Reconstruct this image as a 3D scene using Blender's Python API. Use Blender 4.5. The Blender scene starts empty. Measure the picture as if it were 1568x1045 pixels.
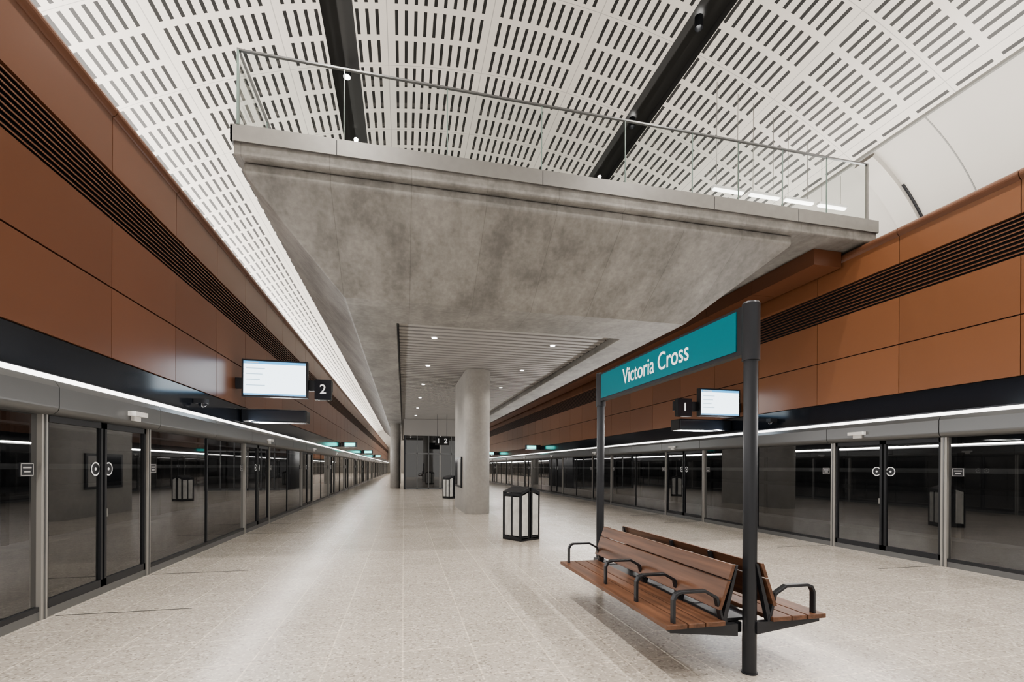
import bpy, bmesh, math
from mathutils import Matrix, Vector
S=bpy.context.scene
C=S.collection

# ---------------------------------------------------------------- materials
def mat(name,col,rough=.5,metal=0,spec=.5,noise=0,nscale=4,bump=0,emit=None,es=0,coat=0,ndetail=4):
    m=bpy.data.materials.new(name); m.use_nodes=True
    nt=m.node_tree; b=nt.nodes['Principled BSDF']
    b.inputs['Base Color'].default_value=(*col,1)
    b.inputs['Roughness'].default_value=rough
    b.inputs['Metallic'].default_value=metal
    b.inputs['Specular IOR Level'].default_value=spec
    b.inputs['Coat Weight'].default_value=coat
    if emit:
        b.inputs['Emission Color'].default_value=(*emit,1); b.inputs['Emission Strength'].default_value=es
    if noise or bump:
        tc=nt.nodes.new('ShaderNodeTexCoord'); n=nt.nodes.new('ShaderNodeTexNoise')
        n.inputs['Scale'].default_value=nscale; n.inputs['Detail'].default_value=ndetail
        nt.links.new(tc.outputs['Object'],n.inputs['Vector'])
        if noise:
            r=nt.nodes.new('ShaderNodeValToRGB')
            r.color_ramp.elements[0].position=.3; r.color_ramp.elements[1].position=.7
            r.color_ramp.elements[0].color=(*[c*(1-noise) for c in col],1)
            r.color_ramp.elements[1].color=(*[min(1,c*(1+noise)) for c in col],1)
            nt.links.new(n.outputs['Fac'],r.inputs['Fac']); nt.links.new(r.outputs['Color'],b.inputs['Base Color'])
        if bump:
            bp=nt.nodes.new('ShaderNodeBump'); bp.inputs['Strength'].default_value=bump
            nt.links.new(n.outputs['Fac'],bp.inputs['Height']); nt.links.new(bp.outputs['Normal'],b.inputs['Normal'])
    return m

M={}
def brown(name,col):
    m=mat(name,col,.30,0,.5)
    nt=m.node_tree; b=nt.nodes['Principled BSDF']; N=nt.nodes.new; L=nt.links.new
    g=N('ShaderNodeNewGeometry'); sp=N('ShaderNodeMapRange'); sp.inputs['To Min'].default_value=.88; sp.inputs['To Max'].default_value=1.10
    L(g.outputs['Random Per Island'],sp.inputs['Value'])
    h=N('ShaderNodeHueSaturation'); h.inputs['Color'].default_value=(*col,1); L(sp.outputs['Result'],h.inputs['Value']); L(h.outputs['Color'],b.inputs['Base Color'])
    return m
M['brown']=brown('copper_panel_shaded',(.148,.063,.034))  # shaded copy: weaker light on the left wall put into the colour
M['brown_lit']=brown('copper_panel_lit',(.235,.106,.054))  # same panels, with the right wall's stronger light put into the colour
M['brown_cap']=mat('brown_coping',(.155,.070,.040),.35,0,.5)
M['black']=mat('black_backing',(.008,.008,.009),.6)
M['blackgloss']=mat('black_gloss_fascia',(.010,.013,.019),.14,0,.7)
M['dark']=mat('dark_metal',(.03,.032,.037),.35,.3)
M['steel']=mat('brushed_steel',(.30,.295,.285),.34,.7,.5,.05,8)
M['silver']=mat('silver_fascia',(.19,.195,.20),.30,.6)
M['mull']=mat('grey_mullion',(.42,.41,.39),.35,.4)
M['white']=mat('white_enamel',(.8,.8,.79),.4)
M['channel']=mat('ceiling_channel_dark',(.045,.045,.045),.5)
M['slat']=mat('slat_grey',(.36,.35,.335),.45)
M['wood']=mat('jarrah_wood',(.125,.060,.034),.42,0,.5,.4,7,0)
M['teal']=mat('teal_sign',(.0,.16,.205),.3)
M['lamp']=mat('lamp_white',(1,1,1),.5,emit=(1,.97,.93),es=12)
M['barglow']=mat('bar_glow',(1,1,1),.5,emit=(1,.97,.93),es=4)  # glow for the stand-in bars above the deck
M['strip']=mat('strip_light',(1,1,1),.5,emit=(1,.97,.93),es=3.5)
M['screen']=mat('lcd_screen',(.1,.1,.1),.3,emit=(.80,.92,1),es=2.8)
M['screenblue']=mat('lcd_blue',(.1,.1,.1),.3,emit=(.06,.36,.70),es=1.8)
M['screentext']=mat('lcd_text',(.1,.1,.1),.3,emit=(.40,.56,.68),es=1.8)
M['text']=mat('white_lettering',(.9,.9,.9),.5,emit=(1,1,1),es=.25)
M['plate']=mat('notice_lettering',(.55,.55,.55),.5)
M['binp']=mat('bin_bag_panel',(.58,.58,.56),.35,0,.5,.15,7)
M['indic']=mat('green_indicator',(.1,.1,.1),.3,emit=(.1,.9,.8),es=3)
M['joint']=mat('floor_joint_rubber',(.06,.06,.06),.6)
M['tun_wall']=mat('tunnel_wall_concrete',(.11,.11,.108),.8,0,.3,.25,1.2)
M['tun_lt']=mat('tunnel_walkway',(.32,.32,.31),.7,0,.3,.15,2)
M['tun_dk']=mat('tunnel_cable_tray',(.02,.02,.02),.6)

def tint(name,trans):
    m=mat(name,(.016,.017,.019),.02,0,.8); nt=m.node_tree; N=nt.nodes.new; L=nt.links.new
    b=nt.nodes['Principled BSDF']; o=[n for n in nt.nodes if n.type=='OUTPUT_MATERIAL'][0]
    t=N('ShaderNodeBsdfTransparent'); t.inputs[0].default_value=(.56,.57,.59,1)
    g=N('ShaderNodeBsdfGlossy'); g.inputs['Roughness'].default_value=.01
    lw=N('ShaderNodeLayerWeight'); lw.inputs['Blend'].default_value=.5
    p=N('ShaderNodeMath'); p.operation='POWER'; L(lw.outputs['Facing'],p.inputs[0]); p.inputs[1].default_value=3.5
    q=N('ShaderNodeMapRange'); L(p.outputs[0],q.inputs['Value']); q.inputs['To Min'].default_value=.14; q.inputs['To Max'].default_value=.9
    m1=N('ShaderNodeMixShader'); m1.inputs[0].default_value=trans; L(b.outputs[0],m1.inputs[1]); L(t.outputs[0],m1.inputs[2])
    m2=N('ShaderNodeMixShader'); L(q.outputs['Result'],m2.inputs[0]); L(m1.outputs[0],m2.inputs[1]); L(g.outputs[0],m2.inputs[2]); L(m2.outputs[0],o.inputs[0])
    return m
M['psg']=tint('screen_door_glass',.66)
M['psg2']=tint('door_leaf_glass',.5)

nt=M['wood'].node_tree
mp=nt.nodes.new('ShaderNodeMapping'); mp.inputs['Scale'].default_value=(14,.6,14)
n=[x for x in nt.nodes if x.type=='TEX_NOISE'][0]; tc=[x for x in nt.nodes if x.type=='TEX_COORD'][0]
nt.links.new(tc.outputs['Object'],mp.inputs['Vector']); nt.links.new(mp.outputs['Vector'],n.inputs['Vector']); n.inputs['Scale'].default_value=1.6

# concrete
def concrete(name,base,lo,hi,ov,form=False):
    m=bpy.data.materials.new(name); m.use_nodes=True; nt=m.node_tree; L=nt.links.new; N=nt.nodes.new
    b=nt.nodes['Principled BSDF']; b.inputs['Roughness'].default_value=.5
    tc=N('ShaderNodeTexCoord')
    n1=N('ShaderNodeTexNoise'); n1.inputs['Scale'].default_value=1.7; n1.inputs['Detail'].default_value=11; n1.inputs['Roughness'].default_value=.70
    n2=N('ShaderNodeTexNoise'); n2.inputs['Scale'].default_value=11; n2.inputs['Detail'].default_value=6
    mp=N('ShaderNodeMapping'); mp.inputs['Scale'].default_value=(1.0,.5,.7); L(tc.outputs['Object'],mp.inputs['Vector'])
    L(mp.outputs['Vector'],n1.inputs['Vector']); L(tc.outputs['Object'],n2.inputs['Vector'])
    r=N('ShaderNodeValToRGB'); e=r.color_ramp.elements
    e[0].position=.34; e[1].position=.68
    e[0].color=(*[c*lo for c in base],1); e[1].color=(*[c*hi for c in base],1)
    L(n1.outputs['Fac'],r.inputs['Fac'])
    mx=N('ShaderNodeMix'); mx.data_type='RGBA'; mx.blend_type='OVERLAY'; mx.inputs[0].default_value=ov
    L(r.outputs['Color'],mx.inputs[6]); L(n2.outputs['Fac'],mx.inputs[7])
    out=mx.outputs[2]
    if form:
        br=N('ShaderNodeTexBrick'); br.offset=0; br.inputs['Scale'].default_value=1; br.inputs['Brick Width'].default_value=1.2; br.inputs['Row Height'].default_value=2.4
        br.inputs['Mortar Size'].default_value=.007; br.inputs['Mortar Smooth'].default_value=.3
        br.inputs['Color1'].default_value=(1.02,1.02,1.02,1); br.inputs['Color2'].default_value=(.90,.90,.90,1); br.inputs['Mortar'].default_value=(.76,.76,.76,1)
        mp2=N('ShaderNodeMapping'); mp2.inputs['Location'].default_value=(1.1,-.1,0); L(tc.outputs['Object'],mp2.inputs['Vector']); L(mp2.outputs['Vector'],br.inputs['Vector'])
        m3=N('ShaderNodeMix'); m3.data_type='RGBA'; m3.blend_type='MULTIPLY'; m3.inputs[0].default_value=1; L(out,m3.inputs[6]); L(br.outputs['Color'],m3.inputs[7]); out=m3.outputs[2]
    L(out,b.inputs['Base Color'])
    bp=N('ShaderNodeBump'); bp.inputs['Strength'].default_value=.06; L(n2.outputs['Fac'],bp.inputs['Height']); L(bp.outputs['Normal'],b.inputs['Normal'])
    return m
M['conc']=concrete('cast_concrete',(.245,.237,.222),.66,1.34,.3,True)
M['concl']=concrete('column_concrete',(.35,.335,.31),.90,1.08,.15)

# floor terrazzo
m=bpy.data.materials.new('terrazzo_tiles'); m.use_nodes=True; nt=m.node_tree; L=nt.links.new; N=nt.nodes.new
b=nt.nodes['Principled BSDF']
tc=N('ShaderNodeTexCoord')
v=N('ShaderNodeTexVoronoi'); v.inputs['Scale'].default_value=55; L(tc.outputs['Object'],v.inputs['Vector'])
sv=N('ShaderNodeSeparateColor'); L(v.outputs['Color'],sv.inputs[0])
r=N('ShaderNodeValToRGB'); e=r.color_ramp.elements
e[0].position=.0; e[0].color=(.32,.29,.255,1); e[1].position=1; e[1].color=(.72,.67,.60,1)
e1=r.color_ramp.elements.new(.16); e1.color=(.49,.445,.39,1)
e2=r.color_ramp.elements.new(.78); e2.color=(.535,.49,.435,1)
L(sv.outputs[0],r.inputs['Fac'])
br=N('ShaderNodeTexBrick'); br.offset=0; br.inputs['Scale'].default_value=1; br.inputs['Mortar Size'].default_value=.007
br.inputs['Brick Width'].default_value=.6; br.inputs['Row Height'].default_value=.6; br.inputs['Mortar Smooth'].default_value=.1
br.inputs['Color1'].default_value=(1,1,1,1); br.inputs['Color2'].default_value=(.91,.91,.91,1); br.inputs['Mortar'].default_value=(1.26,1.25,1.22,1)
L(tc.outputs['Object'],br.inputs['Vector'])
mx=N('ShaderNodeMix'); mx.data_type='RGBA'; mx.blend_type='MULTIPLY'; mx.inputs[0].default_value=1
L(r.outputs['Color'],mx.inputs[6]); L(br.outputs['Color'],mx.inputs[7]); L(mx.outputs[2],b.inputs['Base Color'])
n3=N('ShaderNodeTexNoise'); n3.inputs['Scale'].default_value=1.3; L(tc.outputs['Object'],n3.inputs['Vector'])
mr=N('ShaderNodeMapRange'); mr.inputs['To Min'].default_value=.15; mr.inputs['To Max'].default_value=.30; L(n3.outputs['Fac'],mr.inputs['Value']); L(mr.outputs['Result'],b.inputs['Roughness'])
b.inputs['Specular IOR Level'].default_value=.38
M['floor']=m

# perforated ceiling
m=bpy.data.materials.new('slotted_ceiling_panel'); m.use_nodes=True; nt=m.node_tree; L=nt.links.new; N=nt.nodes.new
b=nt.nodes['Principled BSDF']; b.inputs['Roughness'].default_value=.4
tc=N('ShaderNodeTexCoord'); sp=N('ShaderNodeSeparateXYZ'); L(tc.outputs['UV'],sp.inputs[0])
def MT(op,a,bb=None):
    n=N('ShaderNodeMath'); n.operation=op
    for i,x in enumerate((a,bb)):
        if x is None: continue
        if isinstance(x,(int,float)): n.inputs[i].default_value=x
        else: L(x,n.inputs[i])
    return n.outputs[0]
u=MT('ADD',sp.outputs[0],100.0); vv=MT('ADD',sp.outputs[1],100.0)
PIT=.215; ROW=.78
fu=MT('FRACT',MT('DIVIDE',u,PIT)); fv=MT('FRACT',MT('DIVIDE',vv,ROW))
su=MT('LESS_THAN',MT('ABSOLUTE',MT('SUBTRACT',fu,.5)),.17)
sv=MT('LESS_THAN',MT('ABSOLUTE',MT('SUBTRACT',fv,.5)),.405)
fc=MT('FRACT',MT('DIVIDE',u,PIT*11)); notsm=MT('GREATER_THAN',fc,1/11)
fr=MT('FRACT',MT('DIVIDE',vv,ROW*3))
slot=MT('MULTIPLY',MT('MULTIPLY',su,sv),notsm)
seam=MT('MAXIMUM',MT('LESS_THAN',fr,.006),MT('LESS_THAN',MT('ABSOLUTE',MT('SUBTRACT',fc,1/22)),.004))
mx=N('ShaderNodeMix'); mx.data_type='RGBA'; mx.inputs[6].default_value=(.69,.66,.615,1); mx.inputs[7].default_value=(.42,.41,.39,1); L(seam,mx.inputs[0])
mx2=N('ShaderNodeMix'); mx2.data_type='RGBA'; L(slot,mx2.inputs[0]); L(mx.outputs[2],mx2.inputs[6]); mx2.inputs[7].default_value=(.02,.02,.02,1)
L(mx2.outputs[2],b.inputs['Base Color'])
M['perf']=m
M['vault']=mat('smooth_white_lining',(.54,.52,.485),.5,0,.4,.04,.5)
M['seam']=mat('lining_seam',(.25,.25,.24),.6)
M['track']=mat('track_slab',(.09,.09,.09),.8)

# clear glass
m=bpy.data.materials.new('clear_glass'); m.use_nodes=True; nt=m.node_tree; nt.nodes.clear(); N=nt.nodes.new; L=nt.links.new
o=N('ShaderNodeOutputMaterial'); t=N('ShaderNodeBsdfTransparent'); t.inputs[0].default_value=(.83,.86,.85,1)
g=N('ShaderNodeBsdfGlossy'); g.inputs['Roughness'].default_value=.01
lw=N('ShaderNodeLayerWeight'); lw.inputs['Blend'].default_value=.5
p=N('ShaderNodeMath'); p.operation='POWER'; L(lw.outputs['Facing'],p.inputs[0]); p.inputs[1].default_value=4
q=N('ShaderNodeMapRange'); L(p.outputs[0],q.inputs['Value']); q.inputs['To Min'].default_value=.08; q.inputs['To Max'].default_value=.8
mx=N('ShaderNodeMixShader')
L(q.outputs['Result'],mx.inputs[0]); L(t.outputs[0],mx.inputs[1]); L(g.outputs[0],mx.inputs[2]); L(mx.outputs[0],o.inputs[0])
M['glass']=m
M['glassedge']=mat('glass_edge',(.20,.27,.25),.2)

# ---------------------------------------------------------------- mesh builder
class MB:
    def __init__(s): s.v=[];s.f=[];s.m=[];s.ms=[];s.sm=[]
    def mi(s,k):
        if k not in s.ms: s.ms.append(k)
        return s.ms.index(k)
    def add(s,vs,fs,k,smooth=False):
        o=len(s.v); s.v+= [tuple(v) for v in vs]
        for f in fs: s.f.append([i+o for i in f]); s.m.append(s.mi(k)); s.sm.append(smooth)
    def box(s,x0,x1,y0,y1,z0,z1,k,T=None):
        vs=[Vector((x,y,z)) for z in (z0,z1) for y in (y0,y1) for x in (x0,x1)]
        if T: vs=[T@v for v in vs]
        s.add(vs,[(0,2,3,1),(4,5,7,6),(0,1,5,4),(2,6,7,3),(0,4,6,2),(1,3,7,5)],k)
    def prism(s,pts,a,b,k,axis='y',smooth=False,caps=True):
        n=len(pts)
        def P(p,t):
            if axis=='y': return (p[0],t,p[1])
            if axis=='x': return (t,p[0],p[1])
            return (p[0],p[1],t)
        vs=[P(p,a) for p in pts]+[P(p,b) for p in pts]
        s.add(vs,[(i,(i+1)%n,n+(i+1)%n,n+i) for i in range(n)],k,smooth)
        if caps:
            s.add(vs,[tuple(range(n))[::-1],tuple(range(n,2*n))],k)
    def cyl(s,x,y,r,z0,z1,k,n=32,r2=None,caps=True):
        r2=r if r2 is None else r2
        a=[(math.cos(2*math.pi*i/n),math.sin(2*math.pi*i/n)) for i in range(n)]
        vs=[(x+r*c,y+r*q,z0) for c,q in a]+[(x+r2*c,y+r2*q,z1) for c,q in a]
        s.add(vs,[(i,(i+1)%n,n+(i+1)%n,n+i) for i in range(n)],k,True)
        if caps: s.add(vs,[tuple(range(n))[::-1],tuple(range(n,2*n))],k)
    def tube(s,pts,w,h,k,side):
        side=Vector(side).normalized(); pts=[Vector(p) for p in pts]; rings=[]
        for i,p in enumerate(pts):
            d1=(pts[i]-pts[i-1]).normalized() if i>0 else (pts[1]-pts[0]).normalized()
            d2=(pts[i+1]-pts[i]).normalized() if i<len(pts)-1 else d1
            d=(d1+d2).normalized(); nn=side.cross(d).normalized()
            sc=1/max(.5,d.dot(d1))
            rings.append([p+side*w/2+nn*h/2*sc,p-side*w/2+nn*h/2*sc,p-side*w/2-nn*h/2*sc,p+side*w/2-nn*h/2*sc])
        vs=[v for r in rings for v in r]; fs=[]
        for i in range(len(pts)-1):
            for j in range(4): fs.append((4*i+j,4*i+(j+1)%4,4*i+4+(j+1)%4,4*i+4+j))
        fs+=[(3,2,1,0),tuple(4*(len(pts)-1)+j for j in range(4))]
        s.add(vs,fs,k)
    def obj(s,name,parent=None,bevel=0,loc=(0,0,0),rot=0):
        me=bpy.data.meshes.new(name); me.from_pydata(s.v,[],s.f)
        for k in s.ms: me.materials.append(M[k])
        for p,i,q in zip(me.polygons,s.m,s.sm): p.material_index=i; p.use_smooth=q
        me.update()
        bm=bmesh.new(); bm.from_mesh(me); bmesh.ops.recalc_face_normals(bm,faces=bm.faces); bm.to_mesh(me); bm.free()
        o=bpy.data.objects.new(name,me); C.objects.link(o); o.parent=parent; o.location=loc; o.rotation_euler=(0,0,rot)
        if bevel:
            md=o.modifiers.new('bevel','BEVEL'); md.width=bevel; md.segments=3; md.limit_method='ANGLE'; md.angle_limit=math.radians(40)
        return o
def empty(name,loc=(0,0,0)):
    e=bpy.data.objects.new(name,None); C.objects.link(e); e.location=loc; return e
def text(s,size,mtx,k,parent,name,bold=0,align='CENTER',xs=1,ext=.002):
    cu=bpy.data.curves.new(name,'FONT'); cu.body=s; cu.size=size; cu.align_x=align; cu.align_y='CENTER'; cu.extrude=ext; cu.offset=bold
    o=bpy.data.objects.new(name,cu); C.objects.link(o); cu.materials.append(M[k]); o.parent=parent; o.matrix_local=mtx@Matrix.Diagonal((xs,1,1,1)); return o
def M3(x,y,z,loc):
    return Matrix(((x[0],y[0],z[0],loc[0]),(x[1],y[1],z[1],loc[1]),(x[2],y[2],z[2],loc[2]),(0,0,0,1)))

XL,XR=-3.66,8.68
CX=2.5
Y0,Y1=-5.0,120.0
YB=7.5

# ---------------------------------------------------------------- floor
b=MB(); b.box(XL-.3,XR+.3,Y0,Y1,-.3,0,'floor'); b.obj('floor')
b=MB()
for yy in (5.95,7.92): b.box(XL+.08,-2.3,yy,yy+.014,0,.003,'joint')
for k in range(3):
    yy=6.05+6.4*k; b.box(7.4,XR-.08,yy,yy+.014,0,.003,'joint'); b.box(7.4,XR-.08,yy+2.1,yy+2.114,0,.003,'joint')
for yy in (12.2,14.2): b.box(XL+.08,-2.3,yy,yy+.014,0,.003,'joint')
b.obj('trim_1')

# ---------------------------------------------------------------- vault
R=17.3; zc=11.96-R
a1=math.asin(8.83/R); r2=5.0
c2=(8.83-r2*math.sin(a1), zc+R*math.cos(a1)-r2*math.cos(a1))
def vp(u):
    s=1 if u>=0 else -1; u=abs(u)
    if u<=R*a1:
        a=u/R; return s*R*math.sin(a), zc+R*math.cos(a)
    a=a1+(u-R*a1)/r2
    if a<=math.pi/2: return s*(c2[0]+r2*math.sin(a)), c2[1]+r2*math.cos(a)
    rest=(a-math.pi/2)*r2; return s*(c2[0]+r2), c2[1]-rest
UE=R*a1; UMAX=UE+r2*(math.pi/2-a1)+6.3
me=bpy.data.meshes.new('ceiling'); bm=bmesh.new(); uvl=bm.loops.layers.uv.new('UVMap')
def strip(u0,u1,n,mi,off=0,ys=(Y0,Y1)):
    prev=None
    for i in range(n+1):
        u=u0+(u1-u0)*i/n; d,z=vp(u); d2,z2=vp(u+.01); tx,tz=(d2-d),(z2-z); l=math.hypot(tx,tz); nx,nz=-tz/l,tx/l
        if nz<0 and abs(u)<UE: nx,nz=-nx,-nz
        x=CX+d+nx*off; z=z+nz*off
        cur=[(bm.verts.new((x,y,z)),u,y) for y in ys]
        if prev:
            f=bm.faces.new([prev[0][0],cur[0][0],cur[1][0],prev[1][0]]); f.material_index=mi; f.smooth=True
            for lp,(q) in zip(f.loops,[prev[0],cur[0],cur[1],prev[1]]): lp[uvl].uv=(q[1],q[2])
        prev=cur
UC=3.99; HW=.34
strip(-UE,-UC-HW,14,0); strip(-UC+HW,UC-HW,20,0); strip(UC+HW,UE,14,0)
strip(-UC-HW,-UC+HW,3,2,.35); strip(UC-HW,UC+HW,3,2,.35)
for s in (-1,1):
    for e in (-HW,HW):
        u=s*UC+e; d,z=vp(u); n=Vector((d,0,z-zc)).normalized()
        vs=[bm.verts.new((CX+d+n.x*o,y,z+n.z*o)) for o,y in ((0,Y0),(0,Y1),(.35,Y1),(.35,Y0))]
        f=bm.faces.new(vs); f.material_index=2
strip(UE,UMAX,40,1); strip(-UMAX,-UE,40,1)
bm.to_mesh(me); bm.free()
for k in ('perf','vault','channel'): me.materials.append(M[k])
o=bpy.data.objects.new('ceiling',me); C.objects.link(o)
b=MB()
def arch(y,w,u0,u1,k,off=.02,n=40):
    vs=[];fs=[]
    for i in range(n+1):
        u=u0+(u1-u0)*i/n; d,z=vp(u); d2,z2=vp(u+.01); tx,tz=d2-d,z2-z; l=math.hypot(tx,tz); nx,nz=tz/l,-tx/l
        for dy,oo in ((-w/2,0),(-w/2,off),(w/2,off),(w/2,0)):
            vs.append((CX+d+nx*oo,y+dy,z+nz*oo))
        if i:
            a=4*(i-1); c=4*i
            for j in range(3): fs.append((a+j,a+j+1,c+j+1,c+j))
    b.add(vs,fs,k,False)
for yy in (-1.2,3.55,8.3,13.0,18,23,28,34,40,50):
    arch(yy,.025,UE,UMAX-4,'seam',.008)
for s in (1,-1):
    d,z=vp(s*UE)
    b.box(CX+d-.03,CX+d+.03,Y0,Y1,z-.05,z+.02,'seam')
arch(9.75,.5,UE+.1,UMAX-4,'vault',.12); arch(9.47,.05,UE+1.2,UMAX-4,'dark',.03)
b.obj('trim_2')
b=MB(); b.box(CX-12,CX+12,Y1,Y1+.3,-1,13,'vault'); b.obj('wall_back')
for s in (-1,1):
    b=MB()
    def bx(d0,d1,z0,z1,k,ya=Y0,yb=Y1-.01):
        x0=(XL-.32 if s<0 else XR+.46)
        xa,xb=sorted((x0+s*d0,x0+s*d1)); b.box(xa,xb,ya,yb,z0,z1,k)
    bx(0,4.2,-1.3,-1.1,'track'); bx(4.2,4.5,-1.3,4.2,'tun_wall')
    bx(3.5,4.2,-1.1,-.1,'tun_lt')
    bx(4.0,4.2,1.0,1.12,'tun_dk'); bx(3.95,4.2,1.5,1.62,'tun_lt'); bx(4.0,4.2,2.0,2.2,'tun_dk'); bx(3.9,4.2,2.45,2.5,'tun_lt'); bx(0.1,4.3,4.2,4.3,'tun_dk')
    bx(.9,1.0,-1.1,-.95,'steel'); bx(2.3,2.4,-1.1,-.95,'steel')
    y=Y0+1
    while y<Y1-3:
        bx(4.12,4.2,-.1,4.2,'tun_dk',y,y+.10); bx(3.9,4.0,2.75,2.82,'strip',y+.8,y+2.2); y+=3.2
    b.obj('track_tunnel')

# ---------------------------------------------------------------- side walls
def wall(side,name,xw,segs,pk):
    b=MB(); q=-side
    def bx(d0,d1,y0,y1,z0,z1,k):
        xa,xb=xw+q*d0,xw+q*d1; b.box(min(xa,xb),max(xa,xb),y0,y1,z0,z1,k)
    for (ya,yb,ht,yfirst) in segs:
        bx(-.30,-.03,ya,yb,2.57,ht-.12,'black')
        bx(-.03,0,ya,yb,2.57,2.965,'blackgloss')
        y=yfirst
        while y<yb-.01:
            y0=max(y,ya)+.006; y1=min(y+1.75,yb)-.006
            if y1>y0+.02:
                for z0,z1 in ((2.98,3.865),(3.885,4.74),(5.36,ht-.16)):
                    bx(-.03,.02,y0,y1,z0,z1,pk)
                pts=[]
                for i in range(13):
                    a=math.pi*1.0*i/12 - math.pi/2
                    pts.append((xw+q*(-.06+.14*math.cos(a)), ht-.10+.10*math.sin(a)))
                pts+= [(xw-q*.3,ht),(xw-q*.3,ht-.2)]
                b.prism(pts,y0,y1,'brown_cap')
            y+=1.75
        for i in range(9):
            z=4.775+i*.0655; 
            pts=[(xw-q*.02,z+.02),(xw+q*.015,z),(xw+q*.015,z+.018),(xw-q*.02,z+.038)]
            b.prism(pts,ya,yb,'brown_cap')
    return b.obj(name)
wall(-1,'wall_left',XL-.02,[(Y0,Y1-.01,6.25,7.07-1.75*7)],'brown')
wall(1,'wall_right',XR+.14,[(Y0,Y1-.01,6.03,6.85-1.75*7)],'brown_lit')
b=MB(); y=7.95
while y<57:
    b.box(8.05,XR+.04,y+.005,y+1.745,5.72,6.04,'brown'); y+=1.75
b.obj('clad_bulkhead')

# ---------------------------------------------------------------- platform screen doors
HB=2.12
def psd(side,xw,yc0,nm):
    e=empty(nm); q=-side
    F=MB(); G=MB()
    def bx(B,d0,d1,y0,y1,z0,z1,k):
        xa,xb=xw+q*d0,xw+q*d1; B.box(min(xa,xb),max(xa,xb),y0,y1,z0,z1,k)
    def pane(y0,y1,z0,z1,k):
        G.add([(xw,y0,z0),(xw,y1,z0),(xw,y1,z1),(xw,y0,z1)],[(0,1,2,3)],k)
    bx(F,-.10,.03,Y0,Y1-.02,0,.09,'silver')
    def header(y0,y1):
        pts=[(xw-q*.10,HB),(xw+q*.10,HB)]
        for i in range(9):
            a=-math.pi/2+math.pi*.5*i/8; pts.append((xw+q*(.10+.08*math.cos(a)),HB+.08+.08*math.sin(a)))
        pts+=[(xw+q*.18,2.40),(xw+q*.14,2.47),(xw-q*.10,2.47)]
        F.prism(pts,y0,y1,'silver')
    y=yc0-6.4*3-1.05
    while y<Y1-1:
        for a,c in ((0,2.1),(2.1,4.25),(4.25,6.4)):
            header(max(Y0,y+a+.006),min(Y1-.02,y+c-.006)) if y+c>Y0+.1 and y+a<Y1-.1 else None
        y+=6.4
    bx(F,.03,.13,Y0,Y1-.02,2.47,2.525,'strip')
    bx(F,-.10,.03,Y0,Y1-.02,2.47,2.56,'dark')
    yc=yc0-6.4*2
    while yc<Y1-6:
        hw=1.03
        for sg in (-1,1):
            yp=yc+sg*hw
            if yp>Y0: bx(F,-.06,.045,yp-.045,yp+.045,.0,HB,'mull'); bx(F,.045,.055,yp-.008,yp+.008,0,HB,'silver')
            l0,l1=sorted((yc+sg*.02,yc+sg*(hw-.05)))
            if l0>Y0:
                pane(l0,l1,.09,HB,'psg2')
                for (p0,p1) in ((l0,l0+.04),(l1-.04,l1)): bx(F,-.03,.025,p0,p1,.09,HB,'dark')
                bx(F,-.03,.025,l0,l1,.09,.18,'dark'); bx(F,-.03,.025,l0,l1,HB-.07,HB,'dark')
                ys=yc+sg*.13; n=24
                for rr0,rr1,kk,dd in ((0,.085,'dark',.004),(.070,.085,'text',.006),(0,.018,'text',.006)):
                    vs=[]
                    for i in range(n):
                        a=2*math.pi*i/n
                        vs+= [(xw+q*dd,ys+rr0*math.cos(a),1.55+rr0*math.sin(a)),(xw+q*dd,ys+rr1*math.cos(a),1.55+rr1*math.sin(a))]
                    fs=[(2*i,2*i+1,(2*i+3)%(2*n),(2*i+2)%(2*n)) for i in range(n)]
                    F.add(vs,fs,kk)
        if yc>Y0: bx(F,.0,.03,yc+.05,yc+.075,.95,1.05,'steel')
        a,c=yc+hw+.045,yc+6.4-hw-.045
        if c>Y0:
            a=max(a,Y0)
            pane(a,c,.09,HB,'psg')
            ym=a+(c-a)*.5; bx(F,-.02,.02,ym-.015,ym+.015,.09,HB,'dark')
            bx(F,-.02,.03,a,c,.09,.14,'dark')
            for (pa,pb) in ((a+.05,a+.23),(c-.23,c-.05)):
                bx(F,0,.012,pa,pb,1.48,1.62,'dark')
                for zz in (1.488,1.605): bx(F,.012,.014,pa+.008,pb-.008,zz,zz+.006,'plate')
                for yy in (pa+.008,pb-.014): bx(F,.012,.014,yy,yy+.006,1.488,1.611,'plate')
                bx(F,.012,.014,pa+.035,pb-.035,1.563,1.578,'plate'); bx(F,.012,.014,pa+.05,pb-.05,1.522,1.537,'plate')
        bx(F,.18,.27,yc+.2,yc+.5,2.24,2.30,'white'); bx(F,.18,.22,yc+.27,yc+.43,2.18,2.24,'white')
        yc+=6.4
    F.obj('frame',e); G.obj('glass',e)
psd(-1,XL,6.88,'platform_screen_door')
psd(1,XR,7.02,'platform_screen_door')

for (x,y,nrm) in ((XL-.01,9.6,1),(XR+.13,9.8,-1)):
    b=MB(); n=16
    b.prism([(x,2.72),(x+nrm*.20,2.72),(x+nrm*.20,2.80),(x,2.80)],y-.07,y+.07,'dark')
    for i in range(4):
        r0=.07*math.cos(i*math.pi/8); r1=.07*math.cos((i+1)*math.pi/8)
        b.cyl(x+nrm*.12,y,r1,2.72-.07*math.sin((i+1)*math.pi/8),2.72-.07*math.sin(i*math.pi/8),'blackgloss',16,r0)
    b.obj('dome_camera')

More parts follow.
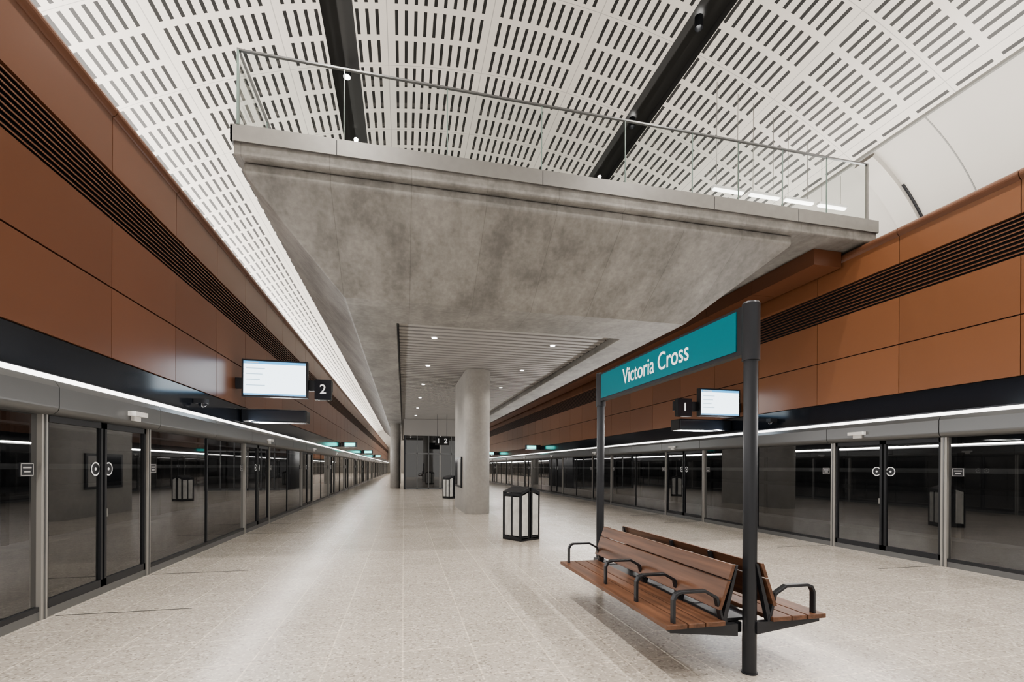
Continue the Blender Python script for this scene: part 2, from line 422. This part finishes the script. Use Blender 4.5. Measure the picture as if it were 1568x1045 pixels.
# ---------------------------------------------------------------- concourse bridge
YE=60
b=MB()
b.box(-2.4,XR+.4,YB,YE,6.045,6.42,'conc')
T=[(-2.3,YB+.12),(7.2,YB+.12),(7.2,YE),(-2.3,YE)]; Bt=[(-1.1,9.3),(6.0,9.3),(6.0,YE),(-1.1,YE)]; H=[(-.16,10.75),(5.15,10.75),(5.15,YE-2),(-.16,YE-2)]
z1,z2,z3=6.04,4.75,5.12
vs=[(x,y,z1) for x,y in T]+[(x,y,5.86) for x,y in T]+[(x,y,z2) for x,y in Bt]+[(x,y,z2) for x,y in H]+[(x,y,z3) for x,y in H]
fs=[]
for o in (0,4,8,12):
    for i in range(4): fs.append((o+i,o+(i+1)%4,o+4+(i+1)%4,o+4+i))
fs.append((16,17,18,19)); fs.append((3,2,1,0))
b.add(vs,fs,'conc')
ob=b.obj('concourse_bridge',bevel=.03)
b=MB(); b.box(-2.43,XR+.4,YB-.035,YB-.002,6.24,6.46,'steel'); b.box(-2.43,-2.402,YB-.035,YE,6.24,6.46,'steel'); b.box(-2.43,XR+.4,YB-.035,YB+.0,6.46,6.475,'steel')
for x in (-1.0,2.2,5.4,7.2): b.box(x,x+.012,YB-.037,YB-.034,6.24,6.46,'dark')
b.obj('trim_3')
b=MB(); y=10.9
while y<57.6:
    b.box(-.12,5.11,y,y+.18,4.90,4.99,'slat'); y+=.30
b.box(-.155,5.145,10.76,57.99,5.04,5.08,'black'); b.box(-.155,-.135,10.77,57.9,4.76,5.04,'black')
DL=[(x,y) for y in (12.2,15.6,19.2,23,27,31) for x in (.75,3.9)]
for x,y in DL: b.cyl(x,y,.085,4.875,4.90,'white'); b.cyl(x,y,.06,4.868,4.874,'lamp')
b.obj('slatted_soffit')
# balustrade
b=MB()
xs=[-2.33,-.9,.65,2.2,3.7,5.0,5.95,6.9,7.9,8.85]
zt=6.475; zr=1.10
def gp(x0,x1,y0,y1,z0,z1):
    b.add([(x0,y0,z0),(x1,y1,z0),(x1,y1,z1),(x0,y0,z1)],[(0,1,2,3)],'glass')
for a,c in zip(xs[:-1],xs[1:]): gp(a+.01,c-.01,YB+.03,YB+.03,zt,zt+zr)
for x in xs[1:-1]: b.box(x-.007,x+.007,YB+.022,YB+.038,zt,zt+zr,'glassedge')
b.box(-2.36,8.88,YB+.01,YB+.05,zt+zr,zt+zr+.025,'silver'); b.box(-2.36,8.88,YB+.0,YB+.055,zt+.0,zt+.03,'steel')
y=YB+.07
while y<30: gp(-2.34,-2.34,y,y+1.4,zt,zt+zr); b.box(-2.348,-2.332,y+1.4,y+1.416,zt,zt+zr,'glassedge'); y+=1.42
b.box(-2.36,-2.32,YB,30,zt+zr,zt+zr+.025,'silver'); b.box(-2.365,-2.31,YB,30,zt,zt+.03,'steel')
b.box(8.84,8.87,YB+.0,YB+.05,zt,zt+zr,'steel'); b.box(-2.36,-2.33,YB+.0,YB+.05,zt,zt+zr,'glassedge')
b.obj('glass_balustrade')
for i in range(4):  # glowing bars stand in for bright lines in the glass; hanging form made up
    b=MB(); x=7.45+i*1.05; b.box(x,x+.85,10.3,10.38,8.50,8.54,'barglow'); b.box(x-.02,x+.87,10.28,10.40,8.54,8.60,'white')
    for xx in (x+.1,x+.7):
        d=xx-CX; zt2=zc+math.sqrt(R*R-d*d) if abs(d)<8.8 else 9.4
        b.box(xx-.005,xx+.005,10.34,10.35,8.60,zt2,'steel')
    b.obj('glow_bar_stand_in')
# column
b=MB(); pts=[]; hw=.43; y0,y1=16.15,19.2
for i in range(17):
    a=math.pi+math.pi*i/16; pts.append((2.46+hw*math.cos(a),y0+hw*math.sin(a)))
for i in range(17):
    a=math.pi*i/16; pts.append((2.46+hw*math.cos(a),y1+hw*math.sin(a)))
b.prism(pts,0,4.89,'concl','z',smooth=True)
b.obj('concrete_column')
b=MB()
b.box(1.965,2.025,16.7,18.6,.85,1.95,'dark'); b.box(1.955,1.965,16.78,17.6,.93,1.87,'slat'); b.box(1.955,1.965,17.7,18.5,.93,1.87,'blackgloss')
b.obj('notice_board')
for x,y in ((-.6,36),(-.6,46),(5.6,42)):
    b=MB(); b.cyl(x,y,.36,0,4.75,'concl',40); b.obj('round_concrete_column')

# lift lobby
b=MB(); X0,X1_,Yl=.0,5.0,33.6
b.box(X0,X1_,Yl,Yl+6,3.75,4.89,'slat'); b.box(X0,X0+.12,Yl,Yl+6,0,3.75,'dark'); b.box(X1_-.12,X1_,Yl,Yl+6,0,3.75,'dark')
b.box(X0+.12,X1_-.12,Yl+.3,Yl+.34,.0,3.75,'blackgloss')
b.add([(X0+.12,Yl+.1,0),(X1_-.12,Yl+.1,0),(X1_-.12,Yl+.1,3.75),(X0+.12,Yl+.1,3.75)],[(0,1,2,3)],'psg')
for i in range(7):
    x=X0+.12+i*(X1_-.24)/6; b.box(x-.03,x+.03,Yl+.02,Yl+.1,0,3.75,'mull' if i==3 else 'silver')
b.box(X0+.12,X1_-.12,Yl+.02,Yl+.1,2.45,2.55,'silver'); b.box(X0+.12,X1_-.12,Yl+.02,Yl+.1,0,.12,'silver')
b.obj('lift_lobby')
e=empty('platform_direction_sign',(2.35,30,3.2)); b=MB()
b.box(-.42,.42,-.06,.06,-.25,.25,'black'); b.box(-.3,-.28,-.02,.02,.25,1.68,'dark'); b.box(.28,.3,-.02,.02,.25,1.68,'dark'); b.obj('panel',e)
text('1  2',.42,M3((1,0,0),(0,0,1),(0,-1,0),(0,-.065,0)),'text',e,'lettering',.008)

# ---------------------------------------------------------------- information displays
def display(x0,x1,y,z0,z1,side,num,nx0,nx1):
    e=empty('information_display')
    b=MB(); b.box(x0-.04,x1+.04,y,y+.14,z0-.04,z1+.04,'dark'); b.box(x0,x1,y-.006,y,z0,z1,'screen')
    b.box(x0,x1,y-.010,y-.006,z1-.06,z1,'screenblue')
    b.box(x0+.04,x0+.3,y-.012,y-.010,z1-.042,z1-.022,'text')
    w=x1-x0
    b.box(x0,x0+w,y-.009,y-.006,z0,z0+.035,'screenblue')
    for k in range(4):
        zz=z1-.15-k*(z1-z0-.25)/4
        b.box(x0+.05,x0+.05+w*(.30-.04*(k%3)),y-.009,y-.006,zz-.018,zz,'screentext')
    b.obj_done=None
    zc_=(z0+z1)/2-.1
    if side<0: b.box(XL+.001,nx1,y+.14,y+.24,zc_-.12,zc_+.12,'dark')
    else: b.box(nx0,XR+.11,y+.14,y+.24,zc_-.12,zc_+.12,'dark')
    b.obj('monitor',e)
    e2=empty('platform_number_sign'); b=MB()
    b.box(nx0,nx1,y-.02,y+.13,z0-.06,z0+.40,'blackgloss')
    b.obj('panel',e2,bevel=.006)
    text(num,.30,M3((1,0,0),(0,0,1),(0,-1,0),((nx0+nx1)/2,y-.024,z0+.17)),'text',e2,'numeral',.002)
    b=MB(); 
    xa,xb=(XL+.001,-2.25) if side<0 else (7.2,XR+.11)
    b.box(xa,xb,y+.5,y+.95,2.62,2.92,'blackgloss')
    b.obj('led_destination_sign',bevel=.03)
display(-3.45,-2.17,11.5,3.17,3.92,-1,'2',-1.98,-1.62)
display(7.5,8.62,10.85,2.98,3.63,1,'1',6.82,7.22)
for yy in (30,45,62):
    b=MB(); b.box(XL,XL+.9,yy,yy+.2,2.75,3.05,'dark'); b.box(XL+.2,XL+.8,yy-.01,yy,2.8,3.0,'indic'); b.obj('train_indicator_sign')
    b=MB(); b.box(XR-.9,XR+.11,yy,yy+.2,2.75,3.05,'dark'); b.box(XR-.8,XR-.2,yy-.01,yy,2.8,3.0,'indic'); b.obj('train_indicator_sign')

# ---------------------------------------------------------------- station sign
SX=2.64; Ya,Yb=3.19,6.08
e=empty('station_name_sign')
b=MB()
for y in (Ya,Yb):
    b.cyl(SX,y,.052,0,2.5,'dark'); b.cyl(SX,y,.066,2.44,2.88,'dark'); b.cyl(SX,y,.066,2.88,2.895,'dark',32,.058); b.cyl(SX,y,.06,0,.012,'dark')
b.box(SX-.035,SX+.035,Ya+.06,Yb-.06,2.50,2.88,'dark')
b.obj('frame',e)
b=MB(); b.box(SX-.042,SX-.035,Ya+.12,Yb-.10,2.535,2.855,'teal'); b.box(SX+.035,SX+.042,Ya+.12,Yb-.10,2.535,2.855,'teal'); b.obj('panel',e)
t=text('Victoria Cross',.26,M3((0,-1,0),(0,0,1),(-1,0,0),(SX-.044,(Ya+Yb)/2,2.695)),'text',e,'lettering',.0015,xs=.90,ext=.001)
t2=text('Victoria Cross',.26,M3((0,1,0),(0,0,1),(1,0,0),(SX+.044,(Ya+Yb)/2,2.695)),'text',e,'lettering_rear',.0015,xs=.90,ext=.001)

# ---------------------------------------------------------------- bench
b=MB(); BX=2.57; by0,by1=3.10,5.50
b.box(BX-.05,BX+.05,Ya+.06,Yb-.06,.30,.38,'dark')
b.box(BX-.20,BX+.20,Ya+.08,by1-.04,.385,.41,'dark')
for s in (-1,1):
    for (d0,d1) in ((.21,.375),(.385,.52),(.53,.70)):
        xa,xb=sorted((BX+s*d0,BX+s*d1)); b.box(xa,xb,by0,by1,.415,.45,'wood')
    for (h0,h1) in ((.53,.745),(.755,.865)):
        def xat(h): return BX+s*(.27-.13*(h-.5)/.36)
        pts=[(xat(h0),h0),(xat(h1),h1),(xat(h1)-s*.028,h1),(xat(h0)-s*.028,h0)]
        b.prism(pts,by0+.02,by1-.02,'wood')
    for yy in (3.15,3.72,4.35,5.42):
        b.prism([(BX,.30),(BX+s*.66,.385),(BX+s*.66,.413),(BX,.413)],yy-.025,yy+.025,'dark') if yy>3.3 else b.prism([(BX+s*.085,.32),(BX+s*.66,.385),(BX+s*.66,.413),(BX+s*.085,.413)],yy-.025,yy+.025,'dark')
        b.tube([(BX+s*.62,yy,.39),(BX+s*.62,yy,.62),(BX+s*.60,yy,.66),(BX+s*.56,yy,.675),(BX+s*.36,yy,.675),(BX+s*.26,yy,.62),(BX+s*.20,yy,.40)],.045,.022,'dark',(0,1,0))
        b.prism([(BX+s*.23,.40),(BX+s*.10,.86),(BX+s*.08,.86),(BX+s*.19,.40)],yy-.02,yy+.02,'dark')
b.obj('double_sided_bench',bevel=.005)

# ---------------------------------------------------------------- litter bins
def bin_(x,y,rot):
    b=MB(); w=.29
    for s in (-1,1):
        xa,xb=(s*.025,s*w); x0,x1=min(xa,xb),max(xa,xb); zi,zo=1.14,1.04
        def top(x): return zi-(abs(x)-.025)/(w-.025)*(zi-zo)
        for f in (-1,1):
            ya,yb=sorted((f*w,f*(w-.022)))
            for xx in (x0,x1-.03):
                b.box(xx,xx+.03,ya,yb,.03,min(top(xx),top(xx+.03)),'dark')
            b.box(x0,x1,ya,yb,.06,.09,'dark')
            pts=[(x0,top(x0)-.05),(x1,top(x1)-.05),(x1,top(x1)),(x0,top(x0))]; b.prism(pts,ya,yb,'dark')
            pa,pb=sorted((f*(w-.004),f*(w-.015)))
            pts=[(x0+.045,.11),(x1-.045,.11),(x1-.045,top(x1-.045)-.085),(x0+.045,top(x0+.045)-.085)]; b.prism(pts,pa,pb,'binp')
        b.prism([(x0,top(x0)),(x1,top(x1)),(x1,top(x1)+.016),(x0,top(x0)+.016)],-w,w,'dark')
        xo=s*w
        for (ya,yb,za,zb) in ((-w+.022,-w+.05,.04,1.03),(w-.05,w-.022,.04,1.03),(-w+.022,w-.022,.04,.09),(-w+.022,w-.022,.97,1.03),(-.02,.02,.09,.97)):
            b.box(*sorted((xo,xo-s*.022)),ya,yb,za,zb,'dark')
        b.box(*sorted((xo-s*.004,xo-s*.015)),-w+.065,-.03,.11,.95,'binp'); b.box(*sorted((xo-s*.004,xo-s*.015)),.03,w-.065,.11,.95,'binp')
    b.box(-w,w,-w,w,.0,.04,'black'); b.box(-.024,.024,-w+.03,w-.03,.04,1.10,'black')
    b.obj('litter_bin',loc=(x,y,0),rot=rot,bevel=.002)
bin_(2.55,10.2,math.radians(30)); bin_(2.32,24.0,math.radians(30))

# ---------------------------------------------------------------- lights
def area(name,loc,sx,sy,power,rot=(0,0,0),col=(1,.945,.88)):
    l=bpy.data.lights.new(name,'AREA'); l.shape='RECTANGLE'; l.size=sx; l.size_y=sy; l.energy=power; l.color=col
    o=bpy.data.objects.new(name,l); C.objects.link(o); o.location=loc; o.rotation_euler=rot; return o
def spot(name,loc,power,ang=100,rad=.06,blend=.6):
    l=bpy.data.lights.new(name,'SPOT'); l.energy=power; l.spot_size=math.radians(ang); l.spot_blend=blend; l.shadow_soft_size=rad; l.color=(1,.94,.87)
    o=bpy.data.objects.new(name,l); C.objects.link(o); o.location=loc; return o
for (x,k) in ((-5.2,1),(10.4,.6)):
    for y0,ln,p in ((-5,25,1700),(20,30,1900),(50,68,3600)):
        area('cove_uplight',(x,y0+ln/2,6.3),.35,ln,p*k,(math.radians(180),0,0))
for (x,q) in ((XL+.16,1),(XR-.16,-1)):
    for y0,ln,p in ((-5,20,300),(15,30,480),(45,70,900)):
        area('platform_edge_strip',(x,y0+ln/2,2.545),.05,ln,p,(0,math.radians(-100 if q>0 else 100),0),(1,.97,.94))
for x in (XL-3.6,XR+3.6):
    for y0,ln in ((-5,30),(25,60)):
        area('tunnel_lamp',(x,y0+ln/2,4.1),.1,ln,ln*5)
for s in (-1,1):
    d,z=vp(s*UC)
    for y in (-3,0,3,6,9.5,12.7,17,22,28,36,46):  # one left lens is a known downlight; the rest are added for brightness
        b=MB()
        if s<0 and y==12.7:
            b.cyl(CX+d,y,.10,z+.02,z+.20,'dark'); b.cyl(CX+d,y,.085,z+.008,z+.019,'lamp')
        else:
            b.cyl(CX+d,y,.09,z+.04,z+.30,'dark',24,caps=False); b.cyl(CX+d,y,.06,z+.26,z+.28,'lamp',24)  # added fixture, lens set deep out of view
        b.obj('real_and_added_downlight')
        spot('downlight_fill_spot',(CX+d,y,z+.0),860 if y<8 else 350,120)  # added to brighten platform and deck, save at the known downlight
for x,y in DL: spot('soffit_spot',(x,y,4.85),140,130,.06)
for y in (42,50,56): spot('soffit_spot',(2.5,y,4.7),200,150,.2)
for y in (70,85,100): spot('downlight_fill_spot',(2.5,y,10),2500,150,.3)  # bare spots in mid-vault

w=bpy.data.worlds.new('world'); S.world=w; w.use_nodes=True
w.node_tree.nodes['Background'].inputs[0].default_value=(1,.96,.91,1); w.node_tree.nodes['Background'].inputs[1].default_value=.8

# ---------------------------------------------------------------- camera
F=725.0; yaw=math.atan(166/F); roll=.005
f=Vector((math.sin(yaw),math.cos(yaw),0)); r=Vector((math.cos(yaw),-math.sin(yaw),0)); up=Vector((0,0,1))
r2_=r*math.cos(roll)+up*math.sin(roll); u2=up*math.cos(roll)-r*math.sin(roll)
cam=bpy.data.cameras.new('camera'); co=bpy.data.objects.new('camera',cam); C.objects.link(co)
co.matrix_world=M3(r2_,u2,-f,(0,0,1.6))
cam.sensor_fit='HORIZONTAL'; cam.sensor_width=36; cam.lens=F/1568*36; cam.shift_y=(715.5-522.5)/1568; cam.clip_end=400; cam.clip_start=.05
S.camera=co
S.view_settings.view_transform='AgX'
try: S.view_settings.look='AgX - Medium High Contrast'
except Exception as ex: print(ex)
S.view_settings.exposure=0.0
